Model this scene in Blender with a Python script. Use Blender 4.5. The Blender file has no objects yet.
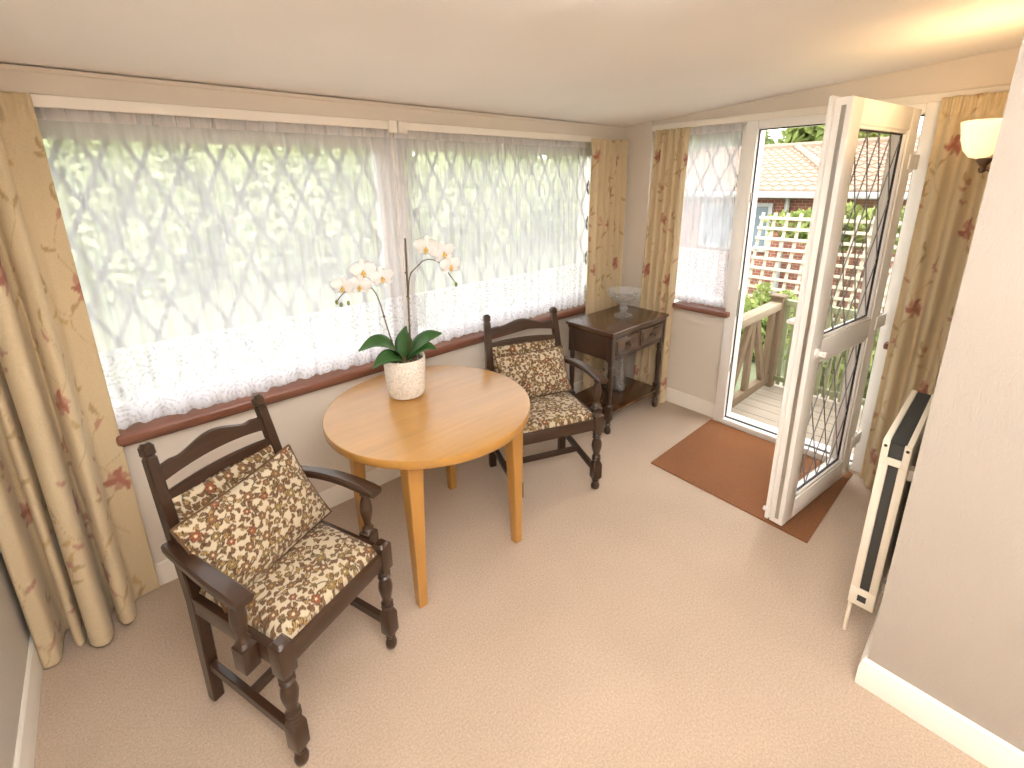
import bpy, bmesh, math, random
import numpy as np
from mathutils import Vector, Matrix
R_ = math.radians
SC = bpy.context.scene
COL = SC.collection

# ------------------------------------------------------------------ camera
F_PX, CX, CY = 465.045, 505.767, 311.298
yaw, pit, rol = R_(40.76564), R_(15.51696), R_(-1.00993)
Fv = Vector((math.sin(yaw)*math.cos(pit), math.cos(yaw)*math.cos(pit), -math.sin(pit)))
Rv = Vector((math.cos(yaw), -math.sin(yaw), 0)); Uv = Rv.cross(Fv)
R2 = Rv*math.cos(rol)+Uv*math.sin(rol); U2 = Uv*math.cos(rol)-Rv*math.sin(rol)
cam_d = bpy.data.cameras.new('camera'); cam = bpy.data.objects.new('camera', cam_d); COL.objects.link(cam)
M = Matrix((R2, U2, -Fv)).transposed().to_4x4(); M.translation = (0, 0, 1.7)
cam.matrix_world = M
cam_d.sensor_width = 36; cam_d.sensor_fit = 'HORIZONTAL'; cam_d.lens = F_PX/1024*36
cam_d.shift_x = (512-CX)/1024; cam_d.shift_y = (CY-384)/1024
cam_d.clip_start = 0.02; cam_d.clip_end = 200
SC.camera = cam

# ------------------------------------------------------------------ world, sun, exposure
w = bpy.data.worlds.new('overcast_sky'); SC.world = w; w.use_nodes = True
bg = w.node_tree.nodes['Background']; bg.inputs[0].default_value = (1.0, 0.985, 0.965, 1); bg.inputs[1].default_value = 3.0
sd = bpy.data.lights.new('sun', 'SUN'); sd.energy = 2.0; sd.angle = R_(4); sd.color = (1, .95, .86)
so = bpy.data.objects.new('sun', sd); COL.objects.link(so)
so.rotation_euler = Vector((0.55, 0.42, -0.85)).to_track_quat('-Z', 'Y').to_euler()
ad = bpy.data.lights.new('added_ceiling_fill', 'AREA'); ad.energy = 60; ad.size = 1.2; ad.spread = R_(105); ad.color = (1, .98, .96)  # added fill, bounced off the ceiling from behind the camera; not a room fixture
ao = bpy.data.objects.new('added_ceiling_fill', ad); COL.objects.link(ao); ao.location = (.2, -.35, 1.3); ao.rotation_euler = (R_(180), 0, 0)
SC.view_settings.view_transform = 'Standard'; SC.view_settings.look = 'None'
SC.view_settings.exposure = 0.9; SC.view_settings.gamma = 1; SC.view_settings.use_curve_mapping = False
SC.cycles.max_bounces = 10; SC.cycles.diffuse_bounces = 6; SC.cycles.transparent_max_bounces = 24
SC.cycles.transmission_bounces = 8; SC.cycles.caustics_reflective = False; SC.cycles.caustics_refractive = False
SC.cycles.use_denoising = True; SC.cycles.denoising_prefilter = 'ACCURATE'; SC.cycles.denoising_input_passes = 'RGB_ALBEDO_NORMAL'

# ------------------------------------------------------------------ helpers
def lin(r, g, b):
    f = lambda c: (c/255/12.92 if c/255 <= .04045 else ((c/255+.055)/1.055)**2.4)
    return (f(r), f(g), f(b), 1)

class NT:
    def __init__(s, name):
        s.m = bpy.data.materials.new(name); s.m.use_nodes = True; s.t = s.m.node_tree; s.n = s.t.nodes; s.n.clear()
        s.out = s.n.new('ShaderNodeOutputMaterial')
    def new(s, typ, ins=None, **kw):
        x = s.n.new('ShaderNode'+typ)
        for k, v in kw.items(): setattr(x, k, v)
        for k, v in (ins or {}).items():
            if hasattr(v, 'is_output'): s.t.links.new(v, x.inputs[k])
            else: x.inputs[k].default_value = v
        return x
    def link(s, a, b): s.t.links.new(a, b)
    def math(s, op, a, b=0.0, c=None):
        d = {0: a, 1: b}
        if c is not None: d[2] = c
        return s.new('Math', d, operation=op).outputs[0]
    def obj(s, scale=(1, 1, 1)):
        return s.new('Mapping', {'Vector': s.new('TexCoord').outputs['Object'], 'Scale': scale}).outputs[0]
    def ramp(s, fac, stops):
        r = s.new('ValToRGB', {0: fac}); e = r.color_ramp.elements
        while len(e) < len(stops): e.new(.5)
        for k, (p, c) in enumerate(stops): e[k].position = p; e[k].color = c if len(c) == 4 else (*c, 1)
        return r.outputs[0]
    def noise(s, vec, sc, det=3, rough=.5, dist=0):
        return s.new('TexNoise', {'Vector': vec, 'Scale': sc, 'Detail': det, 'Roughness': rough, 'Distortion': dist}).outputs[0]
    def done(s, col, rough=.5, bump=None, bstr=.3, bdist=.01, **extra):
        p = s.new('BsdfPrincipled')
        for k, v in dict({'Base Color': col, 'Roughness': rough}, **extra).items():
            if hasattr(v, 'is_output'): s.link(v, p.inputs[k])
            else: p.inputs[k].default_value = v
        if bump is not None:
            b = s.new('Bump', {'Height': bump, 'Strength': bstr, 'Distance': bdist}); s.link(b.outputs[0], p.inputs['Normal'])
        s.link(p.outputs[0], s.out.inputs[0]); return s.m

def vary(c, k): return tuple(min(1, x*k) for x in c[:3])+(1,)
def m_plain(name, c, rough=.5, var=.06, sc=6, **extra):
    t = NT(name); n = t.noise(t.obj(), sc)
    return t.done(t.ramp(n, [(.3, vary(c, 1-var)), (.7, vary(c, 1+var))]), rough, **extra)
def m_wood(name, c, rough=.35, axis=0, contrast=.25, sc=1.0, coat=0.0):
    t = NT(name); s = [22*sc, 22*sc, 22*sc]; s[axis] = 1.6*sc
    n = t.noise(t.obj(tuple(s)), 1.6, 5, .6, .6)
    n2 = t.noise(t.obj(tuple(x*5 for x in s)), 2.0, 2, .6)
    f = t.math('ADD', t.math('MULTIPLY', n, .75), t.math('MULTIPLY', n2, .25))
    col = t.ramp(f, [(.32, vary(c, 1-contrast)), (.5, c), (.68, vary(c, 1+contrast))])
    return t.done(col, rough, f, .08, .004, **({'Coat Weight': coat, 'Coat Roughness': .15} if coat else {}))
def m_wall(name, c, bump=.15, sc=90, stretch=(1, 1, 1)):
    t = NT(name); v = t.obj(stretch); n = t.noise(v, sc, 3, .6); big = t.noise(t.obj(), 1.3, 2)
    return t.done(t.ramp(big, [(.3, vary(c, .97)), (.7, vary(c, 1.03))]), .75, n, bump, .006)
def m_carpet(name, c, c2, sc=260, bstr=.7):
    t = NT(name); v = t.obj(); n = t.noise(v, sc, 4, .7); n2 = t.noise(v, sc*.35, 3, .7); big = t.noise(v, 2.2, 3)
    f = t.math('ADD', t.math('MULTIPLY', n, .5), t.math('ADD', t.math('MULTIPLY', n2, .38), t.math('MULTIPLY', big, .12)))
    return t.done(t.ramp(f, [(.36, c2), (.62, c)]), .95, f, bstr, .012, **{'Sheen Weight': .15})
def m_attr(name, rough=.85, weave=420, bstr=.25, trans=0.0, sheen=.1):
    t = NT(name); a = t.new('Attribute', attribute_name='pattern').outputs['Color']
    v = t.obj(); n = t.noise(v, weave, 2, .6)
    k = t.new('MixRGB', {0: .28, 1: a, 2: t.ramp(n, [(.35, (.55, .55, .55)), (.65, (1, 1, 1))])}, blend_type='MULTIPLY').outputs[0]
    p = t.new('BsdfPrincipled', {'Base Color': k, 'Roughness': rough, 'Sheen Weight': sheen})
    b = t.new('Bump', {'Height': n, 'Strength': bstr, 'Distance': .003}); t.link(b.outputs[0], p.inputs['Normal'])
    if trans:
        tr = t.new('BsdfTranslucent', {'Color': k}); mx = t.new('MixShader', {0: trans, 1: p.outputs[0], 2: tr.outputs[0]})
        t.link(mx.outputs[0], t.out.inputs[0])
    else: t.link(p.outputs[0], t.out.inputs[0])
    return t.m
def m_pane(name, tint=(1, 1, 1, 1)):
    t = NT(name); tr = t.new('BsdfTransparent', {'Color': tint}); g = t.new('BsdfGlossy', {'Roughness': .02})
    fc = t.new('LayerWeight').outputs['Facing']; n = t.noise(t.obj(), 3)
    f = t.math('MULTIPLY_ADD', t.math('POWER', fc, 5.0), .7, .025); f = t.math('MULTIPLY', f, t.math('MULTIPLY_ADD', n, .2, .85))
    mx = t.new('MixShader', {0: f, 1: tr.outputs[0], 2: g.outputs[0]}); t.link(mx.outputs[0], t.out.inputs[0]); return t.m
def m_crystal(name):
    t = NT(name); v = t.obj(); vo = t.new('TexVoronoi', {'Vector': v, 'Scale': 60.0}).outputs[0]
    b = t.new('Bump', {'Height': vo, 'Strength': .9, 'Distance': .01}).outputs[0]
    tr = t.new('BsdfTransparent', {'Color': (.97, .98, .98, 1)}); g = t.new('BsdfGlossy', {'Roughness': .06, 'Color': (1, 1, 1, 1), 'Normal': b})
    tl = t.new('BsdfTranslucent', {'Color': (.95, .96, .97, 1), 'Normal': b})
    fc = t.new('LayerWeight', {'Normal': b}).outputs['Facing']
    f = t.math('MULTIPLY_ADD', t.math('POWER', fc, 1.6), .7, .10)
    m1 = t.new('MixShader', {0: .07, 1: tr.outputs[0], 2: tl.outputs[0]}); m2 = t.new('MixShader', {0: f, 1: m1.outputs[0], 2: g.outputs[0]})
    t.link(m2.outputs[0], t.out.inputs[0]); return t.m
def m_net(name, axis, lace_z):
    """sheer voile: threads with gaps; a patterned lace band below lace_z"""
    t = NT(name); tc = t.new('TexCoord').outputs['Object']; sp = t.new('SeparateXYZ', {0: tc}).outputs
    u, z = sp[axis], sp[2]
    fine = t.noise(t.obj((1, 1, 1)), 160, 2, .6); st = t.noise(t.obj((38, 38, 1.2)), 1.0, 3, .6)
    base = t.math('MULTIPLY_ADD', st, .12, .55); base = t.math('ADD', base, t.math('MULTIPLY_ADD', fine, .06, -.03))
    # lace band: arches and floral filling
    cell = .135
    uu = t.math('MULTIPLY', u, 1/cell); fu = t.math('SUBTRACT', t.math('FRACT', uu), .5)
    hz = t.math('MULTIPLY', t.math('SUBTRACT', lace_z-.10, z), 1/cell)
    fz = t.math('SUBTRACT', t.math('FRACT', hz), .5)
    r = t.math('SQRT', t.math('ADD', t.math('MULTIPLY', fu, fu), t.math('MULTIPLY', fz, fz)))
    ring = t.math('ABSOLUTE', t.math('SINE', t.math('MULTIPLY', r, 21.0)))
    vor = t.new('TexVoronoi', {'Vector': tc, 'Scale': 62.0}).outputs[0]
    fl = t.math('GREATER_THAN', t.math('ADD', t.math('MULTIPLY', ring, .5), vor), .66)
    lace = t.math('MULTIPLY_ADD', fl, .22, .64)
    inb = t.math('LESS_THAN', z, lace_z)
    edge = t.math('LESS_THAN', t.math('ABSOLUTE', t.math('SUBTRACT', z, lace_z)), .006)
    f = t.math('ADD', t.math('MULTIPLY', base, t.math('SUBTRACT', 1.0, inb)), t.math('MULTIPLY', lace, inb))
    f = t.math('MAXIMUM', f, t.math('MULTIPLY', edge, .8))
    f = t.new('Clamp', {0: f, 1: .12, 2: .93}).outputs[0]
    tl = t.new('BsdfTranslucent', {'Color': (.78, .79, .84, 1)}); df = t.new('BsdfDiffuse', {'Color': (.93, .93, .96, 1)})
    cl = t.new('MixShader', {0: .2, 1: tl.outputs[0], 2: df.outputs[0]})
    tr = t.new('BsdfTransparent', {'Color': (1, 1, 1, 1)})
    mx = t.new('MixShader', {0: f, 1: tr.outputs[0], 2: cl.outputs[0]}); t.link(mx.outputs[0], t.out.inputs[0]); return t.m
def m_emit(name, c, s, base=(.9, .85, .75, 1)):
    t = NT(name); n = t.noise(t.obj(), 9, 2)
    return t.done(base, .25, **{'Emission Color': c, 'Emission Strength': t.math('MULTIPLY_ADD', n, s*.2, s*.9)})

# ---- mesh builders
def nb(): return bmesh.new()
def box(bm, lo, hi, bev=0, mat=None, seg=2):
    lo, hi = Vector(lo), Vector(hi); c = (lo+hi)/2; s = hi-lo
    r = bmesh.ops.create_cube(bm, size=1); vs = r['verts']
    for v in vs: v.co = Vector((v.co.x*s.x, v.co.y*s.y, v.co.z*s.z))+c
    if bev:
        es = list({e for v in vs for e in v.link_edges})
        bmesh.ops.bevel(bm, geom=es, offset=min(bev, min(s)*.45), segments=seg, profile=.5, affect='EDGES')
    return bm
def loft(bm, rings, cap=True, closed=True):
    vr = [[bm.verts.new(p) for p in r] for r in rings]; n = len(vr[0])
    for a, b in zip(vr, vr[1:]):
        for k in range(n if closed else n-1):
            bm.faces.new((a[k], a[(k+1) % n], b[(k+1) % n], b[k]))
    if cap: bm.faces.new(vr[0][::-1]); bm.faces.new(vr[-1])
    return vr
def rrect(w, d, ch=.15):
    a, b = w/2, d/2; c = min(w, d)*ch
    return [(a-c, -b), (a, -b+c), (a, b-c), (a-c, b), (-a+c, b), (-a, b-c), (-a, -b+c), (-a+c, -b)]
def bar(bm, pts, sizes, up=(0, 0, 1), ch=.12):
    """rectangular bar along pts; sizes = (w sideways, h along up) per point"""
    pts = [Vector(p) for p in pts]; up = Vector(up); rings = []
    if isinstance(sizes[0], (int, float)): sizes = [sizes]*len(pts)
    for k, p in enumerate(pts):
        t = (pts[min(k+1, len(pts)-1)]-pts[max(k-1, 0)]).normalized(); s = t.cross(up).normalized(); u = s.cross(t)
        rings.append([p+s*x+u*y for x, y in rrect(*sizes[k], ch)])
    loft(bm, rings)
def tube(bm, pts, rad, seg=8):
    pts = [Vector(p) for p in pts]; rings = []
    if isinstance(rad, (int, float)): rad = [rad]*len(pts)
    ref = Vector((.31, .52, .79))
    for k, p in enumerate(pts):
        t = (pts[min(k+1, len(pts)-1)]-pts[max(k-1, 0)]).normalized(); s = t.cross(ref).normalized(); u = s.cross(t)
        rings.append([p+(s*math.cos(2*math.pi*q/seg)+u*math.sin(2*math.pi*q/seg))*rad[k] for q in range(seg)])
    loft(bm, rings)
def lathe(bm, prof, c=(0, 0, 0), seg=24, scal=None, cap=True):
    rings = []
    for k, (r, z) in enumerate(prof):
        rr = []
        for q in range(seg):
            a = 2*math.pi*q/seg; f = scal(k, a) if scal else 1
            rr.append((c[0]+r*f*math.cos(a), c[1]+r*f*math.sin(a), c[2]+z))
        rings.append(rr)
    loft(bm, rings, cap)
def link(name, me, mat, parent=None, smooth=False, loc=None):
    o = bpy.data.objects.new(name, me); COL.objects.link(o)
    if mat: me.materials.append(mat)
    if parent: o.parent = parent
    if loc: o.location = loc
    if smooth:
        me.polygons.foreach_set('use_smooth', [True]*len(me.polygons))
        if smooth != True:
            me.set_sharp_from_angle(angle=R_(smooth))
    return o
def obj(name, bm, mat, parent=None, smooth=40, loc=None):
    bmesh.ops.recalc_face_normals(bm, faces=bm.faces)
    me = bpy.data.meshes.new(name); bm.to_mesh(me); bm.free()
    return link(name, me, mat, parent, smooth, loc)
def grid_mesh(name, grids, weld=0):
    """grids: list of (P[ny,nx,3], C[ny,nx,3] or None)"""
    V, Fc, Cs, o = [], [], [], 0
    for P, C in grids:
        ny, nx = P.shape[:2]; V.append(P.reshape(-1, 3))
        i = np.arange(ny*nx).reshape(ny, nx)+o
        Fc.append(np.stack([i[:-1, :-1], i[:-1, 1:], i[1:, 1:], i[1:, :-1]], -1).reshape(-1, 4)); o += ny*nx
        if C is not None: Cs.append(C.reshape(-1, 3))
    V = np.concatenate(V); Fc = np.concatenate(Fc)
    me = bpy.data.meshes.new(name); me.vertices.add(len(V)); me.vertices.foreach_set('co', V.ravel().astype(np.float32))
    me.loops.add(Fc.size); me.loops.foreach_set('vertex_index', Fc.ravel().astype(np.int32))
    me.polygons.add(len(Fc)); me.polygons.foreach_set('loop_start', np.arange(0, Fc.size, 4, dtype=np.int32))
    me.update(calc_edges=True); me.validate()
    if Cs:
        C = np.concatenate(Cs); a = me.color_attributes.new('pattern', 'FLOAT_COLOR', 'POINT')
        a.data.foreach_set('color', np.c_[C, np.ones(len(C))].ravel().astype(np.float32))
    if weld:
        bm = bmesh.new(); bm.from_mesh(me); bmesh.ops.remove_doubles(bm, verts=bm.verts, dist=weld)
        bmesh.ops.recalc_face_normals(bm, faces=bm.faces); bm.to_mesh(me); bm.free()
    me.polygons.foreach_set('use_smooth', np.ones(len(me.polygons), dtype=bool))
    return me
def tag(o, label, cat, group=None, kind=None):
    o['label'] = label; o['category'] = cat
    if group: o['group'] = group
    if kind: o['kind'] = kind
    return o
def thing(name, label, cat, loc=(0, 0, 0), rz=0, group=None):
    o = bpy.data.objects.new(name, None); COL.objects.link(o); o.empty_display_size = .1
    o.location = loc; o.rotation_euler = (0, 0, rz); return tag(o, label, cat, group)
def struct(o): o['kind'] = 'structure'; return o
def dup(o, parent=None):
    c = o.copy(); COL.objects.link(c)
    if parent: c.parent = parent
    for ch in [x for x in bpy.data.objects if x.parent == o]: dup(ch, c)
    return c
def spline(P, n):
    """Catmull-Rom resampled to n points by arc length"""
    P = np.array(P, float); P = np.vstack([2*P[0]-P[1], P, 2*P[-1]-P[-2]]); out = []
    for k in range(1, len(P)-2):
        a, b, c, d = P[k-1:k+3]
        for t in np.linspace(0, 1, 24, endpoint=False):
            out.append(.5*((2*b)+(c-a)*t+(2*a-5*b+4*c-d)*t*t+(3*b-a-3*c+d)*t**3))
    out.append(P[-2]); out = np.array(out); s = np.r_[0, np.cumsum(np.linalg.norm(np.diff(out, axis=0), axis=1))]
    q = np.linspace(0, s[-1], n)
    return np.stack([np.interp(q, s, out[:, k]) for k in range(out.shape[1])], 1), s[-1]

# ---- cloth pattern painters (flat colour patterns printed on cloth)
def L3(r, g, b): return np.array(lin(r, g, b)[:3])
def blend(C, mask, col): C += (col-C)*np.clip(mask, 0, 1)[..., None]
def loc2(u, v, cx, cy, rot): 
    x, y = u-cx, v-cy; c, s = math.cos(rot), math.sin(rot); return x*c+y*s, -x*s+y*c
def p_leaf(C, u, v, cx, cy, L, W, rot, col, edge=None, bend=.15, soft=.0012):
    x, y = loc2(u, v, cx, cy, rot); t = np.clip(x/L, 0, 1); y = y-bend*L*np.sin(t*math.pi)
    h = W*np.sin(math.pi*t**.8)**.8; d = h-np.abs(y); ins = (x > 0) & (x < L)
    if edge is not None: blend(C, np.where(ins, (d+.0022)/soft, 0), edge)
    blend(C, np.where(ins, d/soft, 0), col)
    if edge is not None: blend(C, np.where(ins & (np.abs(y) < .0012) & (d > 0), .7, 0), edge)
def p_flower(C, u, v, cx, cy, R, n, rot, col, edge=None, core=None, soft=.0014, depth=.38):
    x, y = loc2(u, v, cx, cy, rot); r = np.hypot(x, y); th = np.arctan2(y, x)
    rad = R*(1-depth+depth*np.abs(np.cos(th*n/2))**.6)
    if edge is not None: blend(C, (rad+.0025-r)/soft, edge)
    blend(C, (rad-r)/soft, col)
    if edge is not None: blend(C, np.where((np.abs(np.cos(th*n/2)) < .16) & (r < rad) & (r > R*.25), .8, 0), edge)
    if core is not None: blend(C, (R*.3-r)/soft, core)
def p_line(C, u, v, pts, wd, col, a=1.0):
    pts = spline(pts, 26)[0]; d = np.full(u.shape, 9.0)
    for p, q in zip(pts, pts[1:]):
        e = q-p; t = np.clip(((u-p[0])*e[0]+(v-p[1])*e[1])/(e@e), 0, 1)
        d = np.minimum(d, np.hypot(u-p[0]-t*e[0], v-p[1]-t*e[1]))
    blend(C, a*np.clip((wd-d)/.0012+.5, 0, 1), col)
def paint_curtain(u, v, seed):
    rg = random.Random(seed); C = np.zeros(u.shape+(3,)); C[:] = L3(224, 205, 168)
    rose, rose2, leafc, stem, ochre = L3(178, 118, 98), L3(196, 152, 128), L3(190, 164, 120), L3(204, 180, 138), L3(204, 176, 124)
    um, row = u.max(), 0
    y = -.15
    while y < 2.2:
        x = -.1+(row % 2)*.2
        while x < um+.2:
            cx, cy, sg = x+rg.uniform(-.04, .04), y+rg.uniform(-.05, .05), rg.choice((-1, 1))
            m = (np.abs(u-cx) < .26) & (np.abs(v-cy) < .34)
            if m.any():
                U, V = u[m], v[m]; c = C[m]
                stemp = [(cx-.02*sg, cy-.28), (cx+.05*sg, cy-.16), (cx-.03*sg, cy-.04), (cx+.04*sg, cy+.1), (cx-.02*sg, cy+.26)]
                p_line(c, U, V, stemp, .0022, stem)
                p_line(c, U, V, [(cx+.04*sg, cy-.14), (cx+.1*sg, cy-.1), (cx+.13*sg, cy-.02)], .0018, stem)
                p_line(c, U, V, [(cx, cy+.04), (cx-.08*sg, cy+.1), (cx-.11*sg, cy+.18)], .0018, stem)
                for (dx, dy, r, L) in ((.05, -.16, .6, .07), (.04, -.13, 2.4, .06), (.1, -.1, -.5, .055), (.13, -.02, 1.2, .06), (.13, -.03, .2, .05), (-.08, .1, 2.9, .06), (-.11, .18, 1.9, .07), (-.1, .16, 2.9, .055), (.04, .1, .4, .07), (0, .2, 2.2, .06), (-.02, .26, 1.3, .065)):
                    rr = r if sg > 0 else math.pi-r
                    p_leaf(c, U, V, cx+dx*sg, cy+dy, L, .011, rr, rg.choice((leafc, leafc, rose2, ochre)), soft=.003)
                fx, fy = cx-.03*sg, cy-.03
                for k in range(6):
                    p_leaf(c, U, V, fx, fy, rg.uniform(.048, .068), .017, k*1.05+rg.uniform(-.25, .25), rose if k % 2 else rose2, soft=.003, bend=.2)
                p_flower(c, U, V, fx, fy, .018, 5, rg.random(), rose, soft=.003)
                p_flower(c, U, V, cx-.1*sg, cy+.19, .022, 4, rg.random(), rose2, soft=.003)
                C[m] = c
            x += .46
        y += .40; row += 1
    return C
def paint_tapestry(u, v, seed, scale=1.0):
    rg = random.Random(seed); C = np.zeros(u.shape+(3,)); C[:] = L3(196, 181, 154)
    dk, br, rust, ol, gold = L3(66, 46, 28), L3(122, 88, 54), L3(134, 78, 48), L3(130, 108, 66), L3(172, 140, 86)
    u0, u1, v0, v1 = u.min(), u.max(), v.min(), v.max(); st = .060*scale
    P = []
    r_ = 0; y = v0-.02
    while y < v1+.03:
        x = u0-.02+(r_ % 2)*st*.5
        while x < u1+.03:
            P.append((x+rg.uniform(-.01, .01)*scale, y+rg.uniform(-.01, .01)*scale)); x += st
        y += st*.8; r_ += 1
    def local(cx, cy, rad): return (np.abs(u-cx) < rad) & (np.abs(v-cy) < rad)
    for k, (x, y) in enumerate(P):                       # scrolling stems
        m = local(x, y, .06*scale)
        if not m.any(): continue
        c = C[m]; a = rg.random()*6.28; pts = [(x, y)]; q = [x, y]
        for j in range(4):
            a += rg.uniform(.35, .8)*(1 if k % 2 else -1); q = [q[0]+.014*scale*math.cos(a), q[1]+.014*scale*math.sin(a)]; pts.append(tuple(q))
        p_line(c, u[m], v[m], pts, .0019*scale, dk if k % 3 else ol); C[m] = c
    for k, (x, y) in enumerate(P):                       # leaves around each flower
        m = local(x, y, .06*scale)
        if not m.any(): continue
        c = C[m]; a0 = rg.random()*6.28
        for j in range(5):
            a = a0+j*1.257+rg.uniform(-.3, .3); d = .017*scale
            p_leaf(c, u[m], v[m], x+d*math.cos(a), y+d*math.sin(a), rg.uniform(.018, .027)*scale, .0054*scale, a+rg.uniform(-.7, .7), rg.choice((ol, br, gold, br)), dk, bend=.3)
        C[m] = c
    for k, (x, y) in enumerate(P):
        m = local(x, y, .05*scale)
        if not m.any(): continue
        c = C[m]; R = rg.uniform(.010, .018)*scale
        p_flower(c, u[m], v[m], x, y, R, rg.choice((5, 6, 7)), rg.random()*3, rg.choice((br, br, br, ol, rust)), dk, rg.choice((gold, L3(214, 196, 160))))
        C[m] = c
    return C

# ------------------------------------------------------------------ materials
MT = dict(
    carpet=m_carpet('beige_carpet', lin(213, 192, 170), lin(164, 142, 120), 380, .7),
    mat=m_carpet('coir', lin(160, 94, 26), lin(106, 60, 12), 300, 1.0),
    plaster=m_wall('cream_plaster', lin(224, 215, 203), .08, 60),
    left=m_wall('pale_grey_wall', lin(206, 200, 190), .15, 90), paper=m_wall('woodchip_paper', lin(172, 163, 152), .35, 240, (1, 1, .3)),
    ceil=m_wall('white_ceiling', lin(245, 241, 238), .06, 40),
    gloss=m_plain('white_gloss_paint', lin(240, 234, 224), .35, .02),
    upvc=m_plain('white_upvc', lin(244, 242, 238), .28, .015),
    seal=m_plain('black_seal', lin(30, 30, 32), .5), lead=m_plain('lead_strip', lin(128, 128, 130), .45, **{'Metallic': .3}),
    lead_w=m_plain('pale_glazing_strip', lin(120, 120, 128), .5), sill=m_wood('red_brown_sill', lin(126, 80, 62), .3, 0, .22, 1, .3),
    sill_y=m_wood('red_brown_sill_side', lin(126, 80, 62), .3, 1, .22, 1, .3),
    oak=m_wood('dark_oak', lin(56, 37, 24), .32, 2, .3, 1, .25), oakx=m_wood('dark_oak_across', lin(57, 37, 24), .32, 0, .3, 1, .25),
    oaky=m_wood('dark_oak_along', lin(57, 37, 24), .32, 1, .3, 1, .25),
    tabx=m_wood('side_table_oak', lin(74, 48, 28), .25, 0, .25, 1, .35),
    beech=m_wood('golden_beech', lin(172, 126, 60), .28, 0, .12, .8, .5), beechz=m_wood('golden_beech_leg', lin(178, 130, 64), .35, 2, .1, .8, .3),
    tapestry=m_attr('tapestry', .9, 500, .5), curtain=m_attr('curtain_cotton', .8, 350, .2, .12, .15),
    piping=m_plain('brown_piping', lin(96, 70, 44), .9),
    net_x=m_net('lace_net', 0, 1.10), net_y=m_net('lace_net_side', 1, 1.22), pane=m_pane('window_glass'), crystal=m_crystal('cut_glass'),
    grille=m_plain('charcoal_grille', lin(62, 62, 60), .5), rad=m_plain('cream_enamel', lin(240, 230, 212), .35, .02),
    brass=m_plain('antique_bronze', lin(120, 96, 78), .35, **{'Metallic': .8}), chrome=m_plain('satin_steel', lin(190, 188, 182), .3, **{'Metallic': .9}),
    shade=m_emit('lit_glass_shade', (1, .74, .38, 1), .62), knob=m_plain('dark_knob', lin(52, 36, 24), .3),
    leaf=m_wood('orchid_leaf', lin(52, 92, 42), .35, 0, .2, .6), stalk=m_plain('orchid_stalk', lin(92, 78, 56), .5), bark=m_carpet('bark_chips', lin(120, 92, 62), lin(52, 38, 26), 70, 1),
    lip=m_plain('orchid_lip', lin(222, 190, 112), .5),
    bud=m_plain('orchid_bud', lin(120, 128, 70), .5),
)
t = NT('orchid_petal'); pc = t.ramp(t.noise(t.obj(), 30), [(.3, lin(251, 251, 251)), (.7, lin(255, 255, 255))])
d_ = t.new('BsdfDiffuse', {'Color': pc}); l_ = t.new('BsdfTranslucent', {'Color': pc}); mx = t.new('MixShader', {0: .55, 1: d_.outputs[0], 2: l_.outputs[0]}); t.link(mx.outputs[0], t.out.inputs[0]); MT['petal'] = t.m
t = NT('speckled_ceramic'); v_ = t.obj(); n1 = t.noise(v_, 95, 3, .7); vo = t.new('TexVoronoi', {'Vector': v_, 'Scale': 120.0}).outputs[0]
MT['pot'] = t.done(t.ramp(n1, [(.36, lin(214, 206, 194)), (.58, lin(240, 236, 228))]), .6, vo, .8, .005)

# ------------------------------------------------------------------ room shell
YW, XW, XL = 2.295, 3.18, -.473           # window wall, door wall, left wall (inner faces)
CEIL = lambda y: 2.086+.0715*(2.28-y)
YB = -2.4
b = nb(); box(b, (-.7, YB, -.12), (3.30, 2.55, 0)); struct(obj('floor', b, MT['carpet'], smooth=False))
b = nb()
v = [b.verts.new(p) for p in ((-.75, YB, CEIL(YB)), (3.4, YB, CEIL(YB)), (3.4, 2.6, CEIL(2.6)), (-.75, 2.6, CEIL(2.6)))]
v2 = [b.verts.new(x.co+Vector((0, 0, .2))) for x in v]; b.faces.new(v); b.faces.new(v2[::-1])
for k in range(4): b.faces.new((v[k], v2[k], v2[(k+1) % 4], v[(k+1) % 4]))
struct(obj('ceiling', b, MT['ceil'], smooth=False))
WX0, WX1, WZ0, WZ1 = -.22, 2.96, .74, 1.95
b = nb()
box(b, (-.7, YW, 0), (3.3, 2.52, WZ0)); box(b, (-.7, YW, WZ1), (3.3, 2.52, 2.3)); box(b, (-.7, YW, WZ0), (WX0, 2.52, WZ1)); box(b, (WX1, YW, WZ0), (3.3, 2.52, WZ1))
struct(obj('wall_back', b, MT['plaster'], smooth=False))
b = nb(); box(b, (-.7, YB, 0), (XL, YW, 2.6)); struct(obj('wall_left', b, MT['left'], smooth=False))
DY0, DY1, SY1 = .44, 1.335, 2.0             # door opening, side window end
b = nb()
box(b, (XW, DY1, 0), (3.40, SY1, .78)); box(b, (XW, .05, 2.03), (3.40, YW, 2.42)); box(b, (XW, .05, 0), (3.40, DY0, 2.03))
box(b, (XW-.03, SY1, 0), (3.40, YW, 2.3))
struct(obj('wall_right', b, MT['plaster'], smooth=False))
# partition that comes towards us on the right; its return face carries the heater
b = nb()
pl = [(1.712, .122), (3.2, .155), (3.2, -.02), (1.86, -.02), (1.80, YB), (1.712, YB)]
lo = [b.verts.new((x, y, 0)) for x, y in pl]; hi = [b.verts.new((x, y, 2.6)) for x, y in pl]
b.faces.new(lo[::-1]); b.faces.new(hi)
for k in range(6): b.faces.new((lo[k], lo[(k+1) % 6], hi[(k+1) % 6], hi[k]))
struct(obj('wall_front', b, MT['paper'], smooth=False))

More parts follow.
